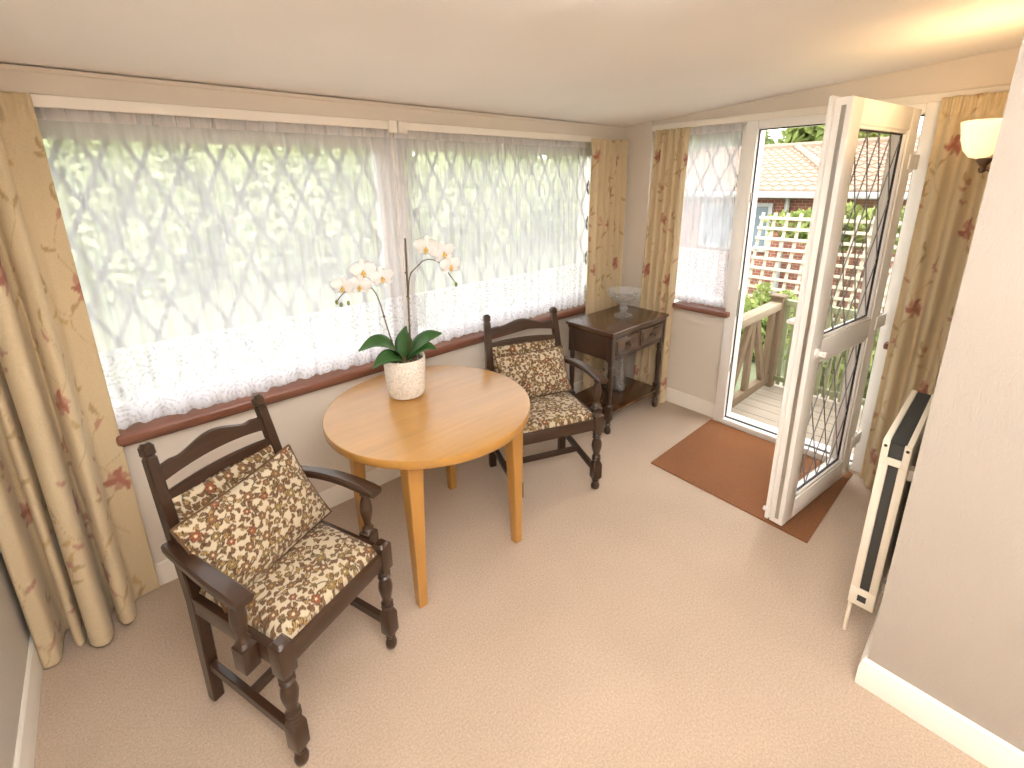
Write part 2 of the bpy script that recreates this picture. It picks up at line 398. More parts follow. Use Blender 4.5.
b = nb(); box(b, (-.7, YB-.12, 0), (1.86, YB, 2.6)); struct(obj('wall_near', b, MT['plaster'], smooth=False))
def skirting(name, pts, h=.11, t=.016):
    b = nb(); pts = [Vector((*p, 0)) for p in pts]; prof = [(0, 0), (t, 0), (t, h*.72), (t*.75, h*.8), (t*.7, h*.93), (t*.3, h), (0, h)]
    rings = []
    for k, p in enumerate(pts):
        d0 = (pts[k]-pts[k-1]).normalized() if k else (pts[1]-pts[0]).normalized()
        d1 = (pts[k+1]-pts[k]).normalized() if k < len(pts)-1 else d0
        n0, n1 = Vector((-d0.y, d0.x, 0)), Vector((-d1.y, d1.x, 0)); n = (n0+n1); n = n*(2/n.length_squared) if n.length > 1e-4 else n0
        rings.append([p+n*a+Vector((0, 0, z)) for a, z in prof])
    loft(b, rings); return struct(obj(name, b, MT['gloss'], smooth=25))
skirting('baseboard_back', [(3.15, YW-.001), (XL, YW-.001)])
skirting('baseboard_left', [(XL+.001, YW), (XL+.001, YB)])
skirting('baseboard_right', [(XW-.001, DY1), (XW-.001, SY1)])
skirting('baseboard_front', [(1.711, YB), (1.711, .123), (3.15, .155)])

# fascia board over the window, board over the door
b = nb(); box(b, (XL, 2.243, 2.0), (3.15, YW, 2.082), .004); box(b, (XL, 2.236, 2.068), (3.15, 2.26, 2.084), .003); struct(obj('trim_1', b, MT['plaster'], smooth=False))
b = nb(); box(b, (XW-.035, .16, 2.035), (XW+.02, SY1, 2.075), .004); struct(obj('trim_2', b, MT['gloss'], smooth=False))

# leaded glazing helper: diamonds clipped to a rectangle, in the plane (origin + a*A + z*Z)
def leading(bm, org, A, a0, a1, z0, z1, w=.13, h=.27, t=.005, th=.004):
    A = Vector(A).normalized(); org = Vector(org); sl = h/w; N = A.cross(Vector((0, 0, 1)))
    for sgn in (1, -1):
        k = -60
        while k < 60:
            c = k*h; k += 1                                   # z - z0 = sgn*sl*(a-a0) + c
            seg = []
            for a in (a0, a1):
                z = z0+sgn*sl*(a-a0)+c
                seg.append((a, z))
            (xa, za), (xb, zb) = seg; out = []
            for zz in (z0, z1):
                a = a0+(zz-z0-c)/(sgn*sl)
                if a0 <= a <= a1: out.append((a, zz))
            for a, z in seg:
                if z0 < z < z1: out.append((a, z))
            if len(out) < 2: continue
            out.sort(); p, q = out[0], out[-1]
            if math.hypot(p[0]-q[0], p[1]-q[1]) < .01: continue
            bar(bm, [org+A*p[0]+Vector((0, 0, p[1])), org+A*q[0]+Vector((0, 0, q[1]))], (t, th), N)

# window_1 : long window behind the nets
def frame_rect(bm, x0, x1, z0, z1, y0, y1, t):
    box(bm, (x0, y0, z0), (x0+t, y1, z1), .004); box(bm, (x1-t, y0, z0), (x1, y1, z1), .004)
    box(bm, (x0+t, y0, z0), (x1-t, y1, z0+t), .004); box(bm, (x0+t, y0, z1-t), (x1-t, y1, z1), .004)
b = nb(); frame_rect(b, WX0, 1.225, .775, WZ1, 2.33, 2.40, .075); frame_rect(b, 1.235, WX1, .775, WZ1, 2.33, 2.40, .075)
w1 = struct(obj('window_1', b, MT['upvc'], smooth=40))
for x0, x1 in ((WX0+.07, 1.155), (1.305, WX1-.07)):
    b = nb(); box(b, (x0, 2.36, .84), (x1, 2.366, 1.88)); obj('pane', b, MT['pane'], w1, smooth=False)
    b = nb(); leading(b, (0, 2.356, 0), (1, 0, 0), x0, x1, .84, 1.88, t=.017); obj('leading', b, MT['lead_w'], w1, smooth=False)
b = nb(); box(b, (-.10, 2.222, .722), (3.15, 2.36, .765), .012, seg=3); box(b, (-.10, 2.262, .700), (3.15, 2.30, .725), .006); obj('window_sill', b, MT['sill'], w1)

# window_2 : narrow light beside the door
b = nb()
def frame_y(bm, y0, y1, z0, z1, x0, x1, t):
    box(bm, (x0, y0, z0), (x1, y0+t, z1), .004); box(bm, (x0, y1-t, z0), (x1, y1, z1), .004)
    box(bm, (x0, y0+t, z0), (x1, y1-t, z0+t), .004); box(bm, (x0, y0+t, z1-t), (x1, y1-t, z1), .004)
frame_y(b, DY1, SY1, .82, 2.03, 3.215, 3.28, .055)
w2 = struct(obj('window_2', b, MT['upvc'], smooth=40))
b = nb(); box(b, (3.245, DY1+.05, .87), (3.251, SY1-.05, 1.98)); obj('pane', b, MT['pane'], w2, smooth=False)
b = nb(); leading(b, (3.24, 0, 0), (0, 1, 0), DY1+.055, SY1-.055, .87, 1.98, t=.014); obj('leading', b, MT['lead_w'], w2, smooth=False)
b = nb(); box(b, (3.095, 1.305, .785), (3.25, 1.71, .822), .010, seg=3); obj('window_sill', b, MT['sill_y'], w2)
# stub of sill on the far side of the door
b = nb(); box(b, (3.10, .17, .79), (3.18, .462, .825), .008); struct(obj('trim_3', b, MT['sill_y']))

# door frame
b = nb()
box(b, (3.14, 1.268, 0), (3.27, DY1+.004, 2.035), .005); box(b, (3.14, DY0-.004, 0), (3.27, .497, 2.035), .005)
box(b, (3.14, .497, 1.985), (3.27, 1.268, 2.035), .005)
box(b, (3.12, .497, 0), (3.27, 1.268, .042), .005)
df = struct(obj('trim_4', b, MT['upvc']))
b = nb()
for lo_, hi_ in (((3.165, 1.262, .045), (3.175, 1.2685, 1.985)), ((3.165, .4965, .045), (3.175, .502, 1.985)), ((3.165, .5, 1.979), (3.175, 1.268, 1.986)), ((3.16, .5, .04), (3.178, 1.268, .047))): box(b, lo_, hi_)
obj('seal', b, MT['seal'], df, smooth=False)
b = nb(); box(b, (3.147, 1.2625, .80), (3.160, 1.2685, .98)); box(b, (3.147, 1.2625, .40), (3.160, 1.2685, .46)); box(b, (3.147, 1.2625, 1.55), (3.160, 1.2685, 1.61)); obj('strike_plate', b, MT['chrome'], df, smooth=False)

# door leaf, open into the room.  local x from hinge to free edge, local y = thickness away from us
H0, H1 = Vector((3.04, .492, 0)), Vector((2.283, .582, 0)); dv = H1-H0; DW = dv.length
door = bpy.data.objects.new('door_1', None); COL.objects.link(door); door.location = H0; door.rotation_euler = (0, 0, math.atan2(dv.y, dv.x)); struct(door)
# local +x to the free edge; local -y points away from the camera side
T = .062; z0, z1 = .03, 1.998; panes = ((.125, DW-.118, 1.0, 1.885), (.125, DW-.118, .155, .865))
b = nb()
for a in ((0, -T, z0, .105, 0, z1), (DW-.105, -T, z0, DW, 0, z1), (.105, -T, 1.9, DW-.105, 0, z1), (.105, -T, .885, DW-.105, 0, .985), (.105, -T, z0, DW-.105, 0, .14)): box(b, a[:3], a[3:], .004)
obj('leaf', b, MT['upvc'], door)
b = nb()
box(b, (.02, -T-.016, z0+.02), (DW+.016, -T+.004, z1-.02+.03), .004)
bm2 = b
b.free(); b = nb()
for a in ((-.01, z0+.01, .08, z1+.008), (DW-.075, z0+.01, DW+.016, z1+.008)): box(b, (a[0], -T-.018, a[1]), (a[2], -T, a[3]), .004)
box(b, (.08, -T-.018, 1.925), (DW-.075, -T, z1+.008), .004); box(b, (.08, -T-.018, z0+.01), (DW-.075, -T, .11), .004)
obj('rebate_lip', b, MT['upvc'], door)
for (a0, a1, c0, c1) in panes:
    b = nb(); 
    for a in ((a0-.022, c0-.016, a0, c1+.016), (a1, c0-.016, a1+.016, c1+.016), (a0, c0-.016, a1, c0), (a0, c1, a1, c1+.016)): box(b, (a[0], -.030, a[1]), (a[2], -.006, a[3]), .004)
    obj('glazing_bead', b, MT['upvc'], door)
    b = nb()
    for a in ((a0, c0, a0+.006, c1), (a1-.006, c0, a1, c1), (a0, c0, a1, c0+.006), (a0, c1-.006, a1, c1)): box(b, (a[0], -.026, a[1]), (a[2], -.018, a[3]))
    obj('seal', b, MT['seal'], door, smooth=False)
    b = nb(); box(b, (a0, -.042, c0), (a1, -.026, c1)); obj('pane', b, MT['pane'], door, smooth=False)
    b = nb(); leading(b, (0, -.024, 0), (1, 0, 0), a0, a1, c0, c1, w=.128, h=.29, t=.0045); obj('leading', b, MT['lead'], door, smooth=False)
b = nb(); box(b, (DW, -.036, z0+.03), (DW+.003, -.020, z1-.03)); 
for z in (.25, .62, 1.0, 1.35, 1.75): box(b, (DW+.002, -.034, z), (DW+.008, -.022, z+.05))
obj('lock_strip', b, MT['chrome'], door, smooth=False)
b = nb(); lathe(b, [(.02, 0), (.02, .012), (.012, .016), (.012, .03), (.016, .036), (.012, .044)], seg=16)
o = obj('thumb_turn', b, MT['upvc'], door); o.rotation_euler = (-math.pi/2, 0, 0); o.rotation_euler = (R_(-90), 0, 0); o.location = (DW-.055, 0, .935)
b = nb(); box(b, (DW-.075, -T-.03, .93), (DW-.04, -T-.018, 1.13), .004); tube(b, [(DW-.058, -T-.02, 1.05), (DW-.058, -T-.07, 1.05)], .010); bar(b, [(DW-.052, -T-.07, 1.05), (DW-.17, -T-.072, 1.048)], (.02, .016)); obj('handle', b, MT['upvc'], door)
for z in (.24, .95, 1.76):
    b = nb(); tube(b, [(-.022, -.01, z-.05), (-.022, -.01, z+.05)], .011, 12); box(b, (-.02, -.002, z-.035), (.045, .006, z+.035), .002); box(b, (-.085, -.004, z-.035), (-.02, .004, z+.035), .002); obj('hinge', b, MT['upvc'], door)
b = nb(); tube(b, [(DW-.03, -T-.018, .06), (DW-.03, -T-.045, .06)], .012, 10); obj('door_buffer', b, MT['upvc'], door)

# ------------------------------------------------------------------ door mat
b = nb(); q = [(3.12, 1.345), (2.322, 1.338), (2.292, .468), (3.10, .478)]
lo = [b.verts.new((x, y, 0)) for x, y in q]; hi = [b.verts.new((x, y, .007)) for x, y in q]
b.faces.new(lo); b.faces.new(hi[::-1])
for k in range(4): b.faces.new((lo[k], hi[k], hi[(k+1) % 4], lo[(k+1) % 4]))
tag(obj('doormat', b, MT['mat'], smooth=False), 'large brown coir doormat set in the carpet inside the open door', 'doormat')

# ------------------------------------------------------------------ curtain tracks
def track(name, x0, x1, label):
    b = nb(); box(b, (x0, 2.228, 1.962), (x1, 2.243, 2.0), .003)
    o = obj(name, b, MT['gloss'], smooth=False); tag(o, label, 'curtain track', 'curtain tracks over the long window')
    e = x1 if x0 < 0 else x0
    b = nb(); box(b, (e-.045 if x0 < 0 else e, 2.220, 1.945), (e if x0 < 0 else e+.05, 2.245, 2.004), .004); obj('end_cap', b, MT['gloss'], o)
    return o
track('curtain_track', XL, 1.222, 'white curtain track over the window, run above the orchid that reaches the left wall')
track('curtain_track.001', 1.230, 3.14, 'white curtain track over the window, run ending in the corner by the side table')

# ------------------------------------------------------------------ curtains
def curtain(name, bot, top, zt, zb, label, seed, group=None, pleat=9, res=.0065, wob=.006, tie=None):
    h = zt-zb; (B, Lb) = spline(bot, 10); n = int(Lb/res)
    B, Lb = spline(bot, n); Tp, _ = spline(top, n)
    ny = int(h/.009); zz = np.linspace(zb, zt, ny); k = ((zz-zb)/h)[:, None, None]
    ke = k**1.3
    P = np.zeros((ny, n, 3)); P[..., :2] = B[None]*(1-ke)+Tp[None]*ke; P[..., 2] = zz[:, None]
    u = np.linspace(0, Lb, n)[None]*np.ones((ny, 1)); v = zz[:, None]*np.ones((1, n))
    d = Tp[-1]-Tp[0]; d = d/np.linalg.norm(d); nn = np.array([-d[1], d[0]])
    hd = np.clip((v-(zt-.10))/.06, 0, 1)                         # gathered pencil heading
    s = np.linspace(0, 1, n)[None]
    off = hd*.006*np.sin(s*2*math.pi*pleat*3)+wob*np.sin(v*5+s*9)*(1-k[..., 0])*k[..., 0]*2
    off = off-.010*np.exp(-((v-(zt-.095))/.012)**2)*(np.sin(s*2*math.pi*pleat)>-.3)
    P[..., 0] += nn[0]*off; P[..., 1] += nn[1]*off
    P[..., 2] += (1-k[..., 0])**8*.012*np.sin(u*17+seed)
    me = grid_mesh(name, [(P, paint_curtain(u, v, seed))])
    o = link(name, me, MT['curtain']); m = o.modifiers.new('thickness', 'SOLIDIFY'); m.thickness = .003
    tag(o, label, 'curtain', group or 'cream floral curtains'); return o
botL = [(-.462, 2.215), (-.455, 2.12), (-.43, 2.105), (-.405, 2.115), (-.398, 2.19), (-.392, 2.235), (-.372, 2.235), (-.368, 2.17), (-.355, 2.135), (-.338, 2.15), (-.332, 2.225), (-.322, 2.22), (-.320, 2.11), (-.295, 2.065), (-.262, 2.07), (-.252, 2.13), (-.255, 2.23), (-.240, 2.24), (-.232, 2.16), (-.212, 2.115), (-.185, 2.125), (-.175, 2.19), (-.180, 2.25), (-.150, 2.262), (-.088, 2.250)]
topL = [(-.462+(x+.462)*1.02, 2.180+(y-2.17)*.42) for x, y in botL]
curtain('curtain', botL, topL, 2.0, .012, 'long cream floral curtain hanging in the corner beside the left wall and big net', 3, pleat=8)
def zig(p0, p1, nf, amp, n):
    p0, p1 = np.array(p0), np.array(p1); d = p1-p0; nn = np.array([-d[1], d[0]])/np.linalg.norm(d); out = []
    for k in range(nf*4+1):
        t = k/(nf*4); out.append(tuple(p0+d*t+nn*amp*math.sin(k*math.pi/2+n)))
    return out
curtain('curtain.001', zig((2.70, 2.185), (3.12, 2.185), 6, .030, .4), zig((2.725, 2.193), (3.125, 2.193), 6, .018, .4), 1.985, .012, 'cream floral curtain hanging at the corner end of the long window behind the side table', 8, pleat=10)
curtain('curtain.002', zig((3.105, 2.02), (3.105, 1.72), 5, .028, 1.0), zig((3.118, 1.965), (3.118, 1.70), 5, .020, 1.0), 2.035, .012, 'narrow cream floral curtain between the corner pier and the small net beside the door', 14, pleat=7)
curtain('curtain.003', zig((3.03, .435), (3.02, .20), 3, .036, .6), zig((3.085, .435), (3.085, .18), 3, .018, .6), 2.045, .012, 'cream floral curtain hanging between the open glazed door and the wall lamp', 21, pleat=6)

# ------------------------------------------------------------------ net curtains
def net(name, a0, a1, fixed, axis, zt, zb, nf, mat, label, seed, amp=.012):
    n = int((a1-a0)/.006); ny = 110; rg = np.random.RandomState(seed)
    a = np.linspace(a0, a1, n)[None]*np.ones((ny, 1)); z = np.linspace(zb, zt, ny)[:, None]*np.ones((1, n)); k = (zt-z)/(zt-zb)
    ph = rg.rand(6)*6.28; s = (a-a0)/(a1-a0)
    warp = s+.012*np.sin(s*11+ph[0])+.008*np.sin(s*23+ph[1])
    o1 = np.sin(warp*2*math.pi*nf)*(.3+.7*k)*amp+.35*amp*np.sin(warp*2*math.pi*nf*2.3+ph[2])
    hd = np.clip(1-k*(zt-zb)/.07, 0, 1); o1 = o1*(1-hd)+hd*.004*np.sin(s*2*math.pi*nf*6)
    zz = z+np.clip(k-.93, 0, 1)/.07*(.008*np.abs(np.sin(a*math.pi/.065))+.006*np.sin(a*9+ph[3]))
    P = np.zeros((ny, n, 3)); P[..., 2] = zz
    if axis == 0: P[..., 0] = a+.006*k*np.sin(warp*2*math.pi*nf+1.3); P[..., 1] = fixed+o1
    else: P[..., 1] = a; P[..., 0] = fixed+o1
    o = link(name, grid_mesh(name, [(P, None)]), mat); tag(o, label, 'net curtain', 'white lace net curtains')
    # gathered heading with the wire through it, doubled cloth
    b = nb(); hw = .042
    ring = []
    for q in range(int((a1-a0)/.012)+1):
        aa = a0+q*.012; w_ = .004*math.sin(q*1.9)+.003*math.sin(q*3.1)
        rr = []
        for (dn, dz) in ((-.006, -hw), (-.006, .004), (.006, .004), (.006, -hw)):
            rr.append((aa, fixed+dn+w_, zt+dz) if axis == 0 else (fixed+dn+w_, aa, zt+dz))
        ring.append(rr)
    loft(b, ring); obj('heading', b, MT['net_head'], o, smooth=30)
    return o
t = NT('net_heading'); st = t.noise(t.obj((90, 90, 2)), 1.0, 2)
tl = t.new('BsdfTranslucent', {'Color': (.9, .88, .88, 1)}); dfn = t.new('BsdfDiffuse', {'Color': t.ramp(st, [(.3, (.80, .78, .78)), (.7, (.95, .93, .93))])})
cl = t.new('MixShader', {0: .55, 1: tl.outputs[0], 2: dfn.outputs[0]}); tr = t.new('BsdfTransparent')
mx = t.new('MixShader', {0: .8, 1: tr.outputs[0], 2: cl.outputs[0]}); t.link(mx.outputs[0], t.out.inputs[0]); MT['net_head'] = t.m
net('net_curtain', -.14, 1.210, 2.268, 0, 1.968, .772, 15, MT['net_x'], 'wide white lace net curtain on the window half beside the left wall curtain', 1)
net('net_curtain.001', 1.222, 2.75, 2.268, 0, 1.968, .772, 22, MT['net_x'], 'wide white lace net curtain on the window half behind the far chair', 5)
net('net_curtain.002', 1.375, 1.76, 3.178, 1, 2.03, .822, 6, MT['net_y'], 'narrow white lace net curtain over the small window beside the door', 9, .009)

# ------------------------------------------------------------------ chairs
def post_y(z): return .212+max(0, z-.42)*.235 if z > .42 else .212+(.42-z)*.03
def chair(name, label):
    c = thing(name, label, 'chair', group='dark oak carver chairs')
    for s in (-1, 1):
        b = nb(); zs = (0, .2, .42, .6, .78, .898)
        px_ = lambda z: s*(.205-.018*max(0, z-.42)/.52)
        bar(b, [(px_(z), post_y(z), z) for z in zs], [(.036, .040), (.038, .044), (.038, .046), (.036, .042), (.034, .038), (.032, .036)], (0, -1, 0))
        for z0_, z1_, w0, w1 in ((.896, .904, .030, .026), (.904, .909, .026, .034), (.909, .934, .034, .034), (.934, .946, .034, .018)):
            bar(b, [(px_(z0_), post_y(z0_), z0_), (px_(z1_), post_y(z1_), z1_)], [(w0, w0*1.08), (w1, w1*1.08)], (0, -1, 0))
        obj('leg', b, MT['oak'], c)
        b = nb(); x, y = s*.205, -.205
        box(b, (x-.025, y-.025, .365), (x+.025, y+.025, .468), .004)
        bar(b, [(x, y, .466), (x, y, .478)], [(.046, .046), (.028, .028)], (0, 1, 0))
        lathe(b, [(.018, .186), (.023, .196), (.019, .203), (.0225, .212), (.017, .220), (.016, .232), (.023, .262), (.026, .285), (.023, .305), (.017, .322), (.0235, .331), (.017, .338), (.0235, .348), (.019, .356), (.022, .368)], (x, y, 0), 18)
        box(b, (x-.0235, y-.0235, .075), (x+.0235, y+.0235, .165), .004)
        bar(b, [(x, y, .164), (x, y, .188)], [(.046, .046), (.028, .028)], (0, 1, 0)); bar(b, [(x, y, .060), (x, y, .077)], [(.028, .028), (.046, .046)], (0, 1, 0))
        lathe(b, [(.012, 0), (.019, .006), (.022, .022), (.018, .038), (.013, .046), (.018, .056), (.016, .064)], (x, y, 0), 18)
        obj('leg', b, MT['oak'], c)
        b = nb(); bar(b, [(s*.205, -.19, .12), (s*.205, .205, .15)], (.022, .034)); obj('stretcher', b, MT['oaky'], c)
        # arm and its turned support
        b = nb(); pts = []; sz = []
        for k in range(13):
            q = k/12; y = post_y(.65)-.005-q*.425; x = s*(.222+.030*math.sin(min(1, q*1.25)*math.pi/2))
            z = .622+.014*math.sin(q*math.pi*1.05)+.016*q; pts.append((x, y, z)); sz.append((.036+.020*q**.7 if q < .97 else .050, .030 if q < .97 else .024))
        bar(b, pts, sz, ch=.22); obj('armrest', b, MT['oaky'], c)
        b = nb(); x, y = s*.247, -.105
        box(b, (x-.024, y-.026, .375), (x+.024, y+.026, .455), .004); bar(b, [(x, y, .452), (x, y, .468)], [(.044, .044), (.024, .024)], (0, 1, 0))
        lathe(b, [(.014, .464), (.021, .472), (.014, .482), (.013, .495), (.0215, .535), (.023, .555), (.020, .580), (.014, .600), (.0125, .610), (.018, .617), (.014, .624), (.016, .638), (.014, .640)], (x, y, 0), 18)
        obj('arm_support', b, MT['oak'], c)
        b = nb(); box(b, (s*.205-.017, -.185, .385), (s*.205+.017, .205, .447), .004); obj('seat_rail', b, MT['oaky'], c)
    b = nb(); box(b, (-.185, -.224, .385), (.185, -.19, .447), .004); obj('seat_rail', b, MT['oakx'], c)
    b = nb(); box(b, (-.19, .195, .385), (.19, .225, .447), .004); obj('seat_rail', b, MT['oakx'], c)
    b = nb(); bar(b, [(-.2, .01, .136), (.2, .01, .136)], (.022, .032)); obj('stretcher', b, MT['oakx'], c)
    def ribbon(name, top, bot, th):
        b = nb(); r = []
        for k in range(33):
            x = -.184+.368*k/32; zt_, zb_ = top(x), bot(x); yt, yb = post_y(zt_), post_y(zb_)
            r.append([(x, yb-th/2, zb_), (x, yb+th/2, zb_), (x, yt+th/2, zt_), (x, yt+.000, zt_+.004), (x, yt-th/2, zt_)])
        loft(b, r); obj(name, b, MT['oakx'], c, smooth=35)
    def crest(x):
        a = abs(x)/.192; hump = .5+.5*math.cos(min(1, a/.72)*math.pi); return .862+.034*hump+(.005*math.exp(-((a-.72)/.08)**2))
    ribbon('crest_rail', crest, lambda x: .812+.024*(1-(x/.192)**2), .022)
    ribbon('back_rail', lambda x: .772+.016*(1-(x/.192)**2), lambda x: .744+.016*(1-(x/.192)**2), .022)
    ribbon('back_rail', lambda x: .500, lambda x: .465, .022)
    # upholstery
    n = 150; xs = np.linspace(-1, 1, n); X, Y = np.meshgrid(xs, xs)
    prof = (1-np.abs(X)**6)*(1-np.abs(Y)**6); prof = np.clip(prof, 0, 1)**.5
    u, v = X*.198, Y*.205
    P = np.stack([u*(1-.0*Y), v-.002, .447+.040*prof+.006*(1-X*X)*(1-Y*Y)], -1); C = paint_tapestry(u, v, 5)
    P2 = np.stack([u, v-.002, np.full_like(u, .446)], -1)[::12, ::12]
    o = link('seat', grid_mesh('seat', [(P, C), (P2[:, ::-1], C[::12, ::12])]), MT['tapestry'], c)
    ny = 120; X, Y = np.meshgrid(xs, np.linspace(-1, 1, ny)); prof = np.clip((1-np.abs(X)**8)*(1-np.abs(Y)**8), 0, 1)**.5
    u, z = X*.176, .618+Y*.138; py = np.vectorize(post_y)(z)
    C = paint_tapestry(u, z, 9)
    P = np.stack([u, py-.012-.026*prof-.006*(1-X*X), z], -1); Pb = np.stack([u, py+.014*prof, z], -1)
    link('backrest', grid_mesh('backrest', [(P[:, ::-1], C[:, ::-1]), (Pb, C)]), MT['tapestry'], c)
    return c
ch1 = chair('carver_chair', 'dark oak carver chair with tapestry seat standing between the long curtain and round table')
ch1.location = (.283, 1.453, 0); ch1.rotation_euler.z = R_(21.7)
ch2 = dup(ch1); ch2.location = (1.726, 1.694, 0); ch2.scale.x = 1.16; ch2.rotation_euler.z = R_(-21.2)
ch2['label'] = 'dark oak carver chair with tapestry seat standing between round table and dark side table'

def cushion(name, W, Hh, Th, seed, label):
    n, ny = 150, 112; X, Y = np.meshgrid(np.linspace(-1, 1, n), np.linspace(-1, 1, ny))
    prof = np.clip((1-np.abs(X)**3.0)*(1-np.abs(Y)**3.0), 0, 1)**.62
    pin = 1-.045*(1-X*X)*np.abs(Y)**3; pinx = 1-.045*(1-Y*Y)*np.abs(X)**3
    u, v = X*W/2*pinx, Y*Hh/2*pin
    wr = .004*np.sin(X*7+seed)*np.sin(Y*6+1)*prof
    C = paint_tapestry(X*W/2, Y*Hh/2, seed, .95)
    A = np.stack([u, -Th/2*prof+wr, v], -1); B_ = np.stack([u, Th/2*prof, v], -1)
    me = grid_mesh(name, [(A, C), (B_[:, ::-1], C[:, ::-1])]); o = link(name, me, MT['tapestry'])
    tag(o, label, 'cushion', 'tapestry cushions on the carver chairs')
    i = []
    for k in range(0, n, 5): i.append((u[0, k], 0, v[0, k]))
    for k in range(0, ny, 5): i.append((u[k, -1], 0, v[k, -1]))
    for k in range(n-1, -1, -5): i.append((u[-1, k], 0, v[-1, k]))
    for k in range(ny-1, -1, -5): i.append((u[k, 0], 0, v[k, 0]))
    b = nb(); tube(b, i+[i[0]], .0045, 6); obj('piping', b, MT['piping'], o)
    return o
def seat_cushion(o, c, x, y, z, tilt, roll, rz=0):
    o.matrix_world = Matrix.Translation(c.location) @ Matrix.Rotation(c.rotation_euler.z, 4, 'Z') @ Matrix.Translation((x, y, z)) @ Matrix.Rotation(R_(rz), 4, 'Z') @ Matrix.Rotation(R_(tilt), 4, 'X') @ Matrix.Rotation(R_(roll), 4, 'Y')
cu1 = cushion('cushion', .43, .30, .11, 31, 'plump tapestry cushion slumped on the chair beside the long curtain')
seat_cushion(cu1, ch1, -.015, .105, .622, -28, -6)
cu2 = cushion('cushion.001', .43, .27, .11, 47, 'plump tapestry cushion propped on the chair beside the dark side table')
seat_cushion(cu2, ch2, 0.0, .125, .612, -25, -2)

# ------------------------------------------------------------------ round table
tb = thing('round_table', 'round light beech table with four tapered legs in front of the window', 'table', (.997, 1.700, 0))
b = nb(); lathe(b, [(.452, .694), (.458, .696), (.460, .700), (.460, .726), (.458, .730), (.452, .731)], seg=96); obj('tabletop', b, MT['beech'], tb)
for sx in (-1, 1):
    for sy in (-1, 1):
        b = nb(); x, y = sx*.262+(-.002 if sx < 0 else .012), sy*.277
        bar(b, [(x, y, 0), (x-sx*.002, y-sy*.002, .3), (x-sx*.006, y-sy*.006, .60), (x-sx*.008, y-sy*.008, .696)], [(.038, .038), (.050, .050), (.066, .066), (.070, .070)], (0, 1, 0), .06); obj('leg', b, MT['beechz'], tb)
for a in ((-.27, -.283, .27, -.262), (-.27, .262, .27, .283), (-.278, -.26, -.257, .26), (.257, -.26, .278, .26)):
    b = nb(); box(b, (a[0], a[1], .636), (a[2], a[3], .696), .003); obj('apron', b, MT['beech'], tb)

# ------------------------------------------------------------------ orchid
PX, PY, PZ = .972, 1.862, .731
orc = thing('potted_orchid', 'white orchid with two flower sprays in a cream textured pot on the round table', 'plant', (PX, PY, PZ))
b = nb(); lathe(b, [(.064, 0), (.080, .006), (.089, .03), (.094, .09), (.097, .186), (.095, .193), (.089, .191), (.087, .172), (.04, .170), (.002, .170)], seg=48); obj('pot', b, MT['pot'], orc)
b = nb(); rg = random.Random(4)
for k in range(150):
    r, a = .084*math.sqrt(rg.random()), rg.random()*6.28; x, y = r*math.cos(a), r*math.sin(a); s = rg.uniform(.006, .013)
    r_ = bmesh.ops.create_cube(b, size=1); m_ = Matrix.Translation((x, y, .172+rg.uniform(0, .012))) @ Matrix.Rotation(rg.random()*6, 4, (rg.random(), rg.random(), rg.random()+.1)) @ Matrix.Diagonal((s*1.7, s, s*.6, 1))
    bmesh.ops.transform(b, matrix=m_, verts=r_['verts'])
o = obj('bark', b, MT['bark'], orc, smooth=False); o['kind'] = 'stuff'
er = Vector((1.862, -.972, 0)).normalized()*1.0; ef = Vector((-.972, -1.862, 0)).normalized()    # to the viewer's right / towards the viewer
def oleaf(pts, W):
    b = nb(); P, _ = spline([tuple(er*a+ef*f+Vector((0, 0, z))) for a, f, z in pts], 22); rings = []
    for k, p in enumerate(P):
        q = k/21; t_ = Vector(P[min(k+1, 21)]-P[max(k-1, 0)]).normalized(); s = t_.cross(Vector((0, 0, 1)))
        s = s.normalized() if s.length > .05 else ef.cross(t_).normalized(); s = s-Vector((0, 0, .75 if s.dot(ef) > 0 else -.75)); s = (s-t_*s.dot(t_)).normalized(); u_ = s.cross(t_); u_ = u_ if u_.z > 0 else -u_
        w = W*max(.05, math.sin(math.pi*min(1, .14+.86*q)**1.0))**.7; p = Vector(p); r = []
        for j in range(7): 
            e = (j-3)/3; r.append(p+s*w*e+u_*(.22*w*abs(e)))
        for j in range(5, 0, -1):
            e = (j-3)/3; r.append(p+s*w*e+u_*(.22*w*abs(e)-.0035))
        rings.append(r)
    loft(b, rings); return obj('leaf', b, MT['leaf'], orc, smooth=True)
oleaf([(-.01, .0, .175), (-.06, .03, .262), (-.12, .05, .292), (-.195, .06, .258)], 0.040)
oleaf([(.0, .02, .175), (-.05, .07, .222), (-.09, .10, .225), (-.138, .11, .19)], 0.038)
oleaf([(.01, .0, .175), (.05, .02, .235), (.11, .03, .285), (.178, .03, .298)], 0.043)
oleaf([(.01, .02, .175), (.06, .04, .23), (.11, .05, .248), (.15, .05, .228)], 0.031)
oleaf([(.0, -.02, .175), (.005, -.03, .23), (.012, -.04, .28), (.02, -.045, .325)], 0.045)
def V3(a, f, z): return er*a+ef*f+Vector((0, 0, z))
def stalk(pts, r0, r1, nodes=()):
    b = nb(); P, _ = spline([tuple(V3(*p)) for p in pts], 30); tube(b, [tuple(p) for p in P], list(np.linspace(r0, r1, 30)), 8)
    for k in nodes: 
        r_ = bmesh.ops.create_icosphere(b, subdivisions=1, radius=r0*1.7); bmesh.ops.translate(b, verts=r_['verts'], vec=Vector(P[k]))
    return obj('stalk', b, MT['stalk'], orc)
stalk([(-.01, 0, .14), (-.05, 0, .27), (-.085, .01, .45), (-.100, .02, .505), (-.125, .03, .54), (-.18, .04, .55), (-.235, .05, .52), (-.26, .055, .49)], .0042, .002, (7, 13))
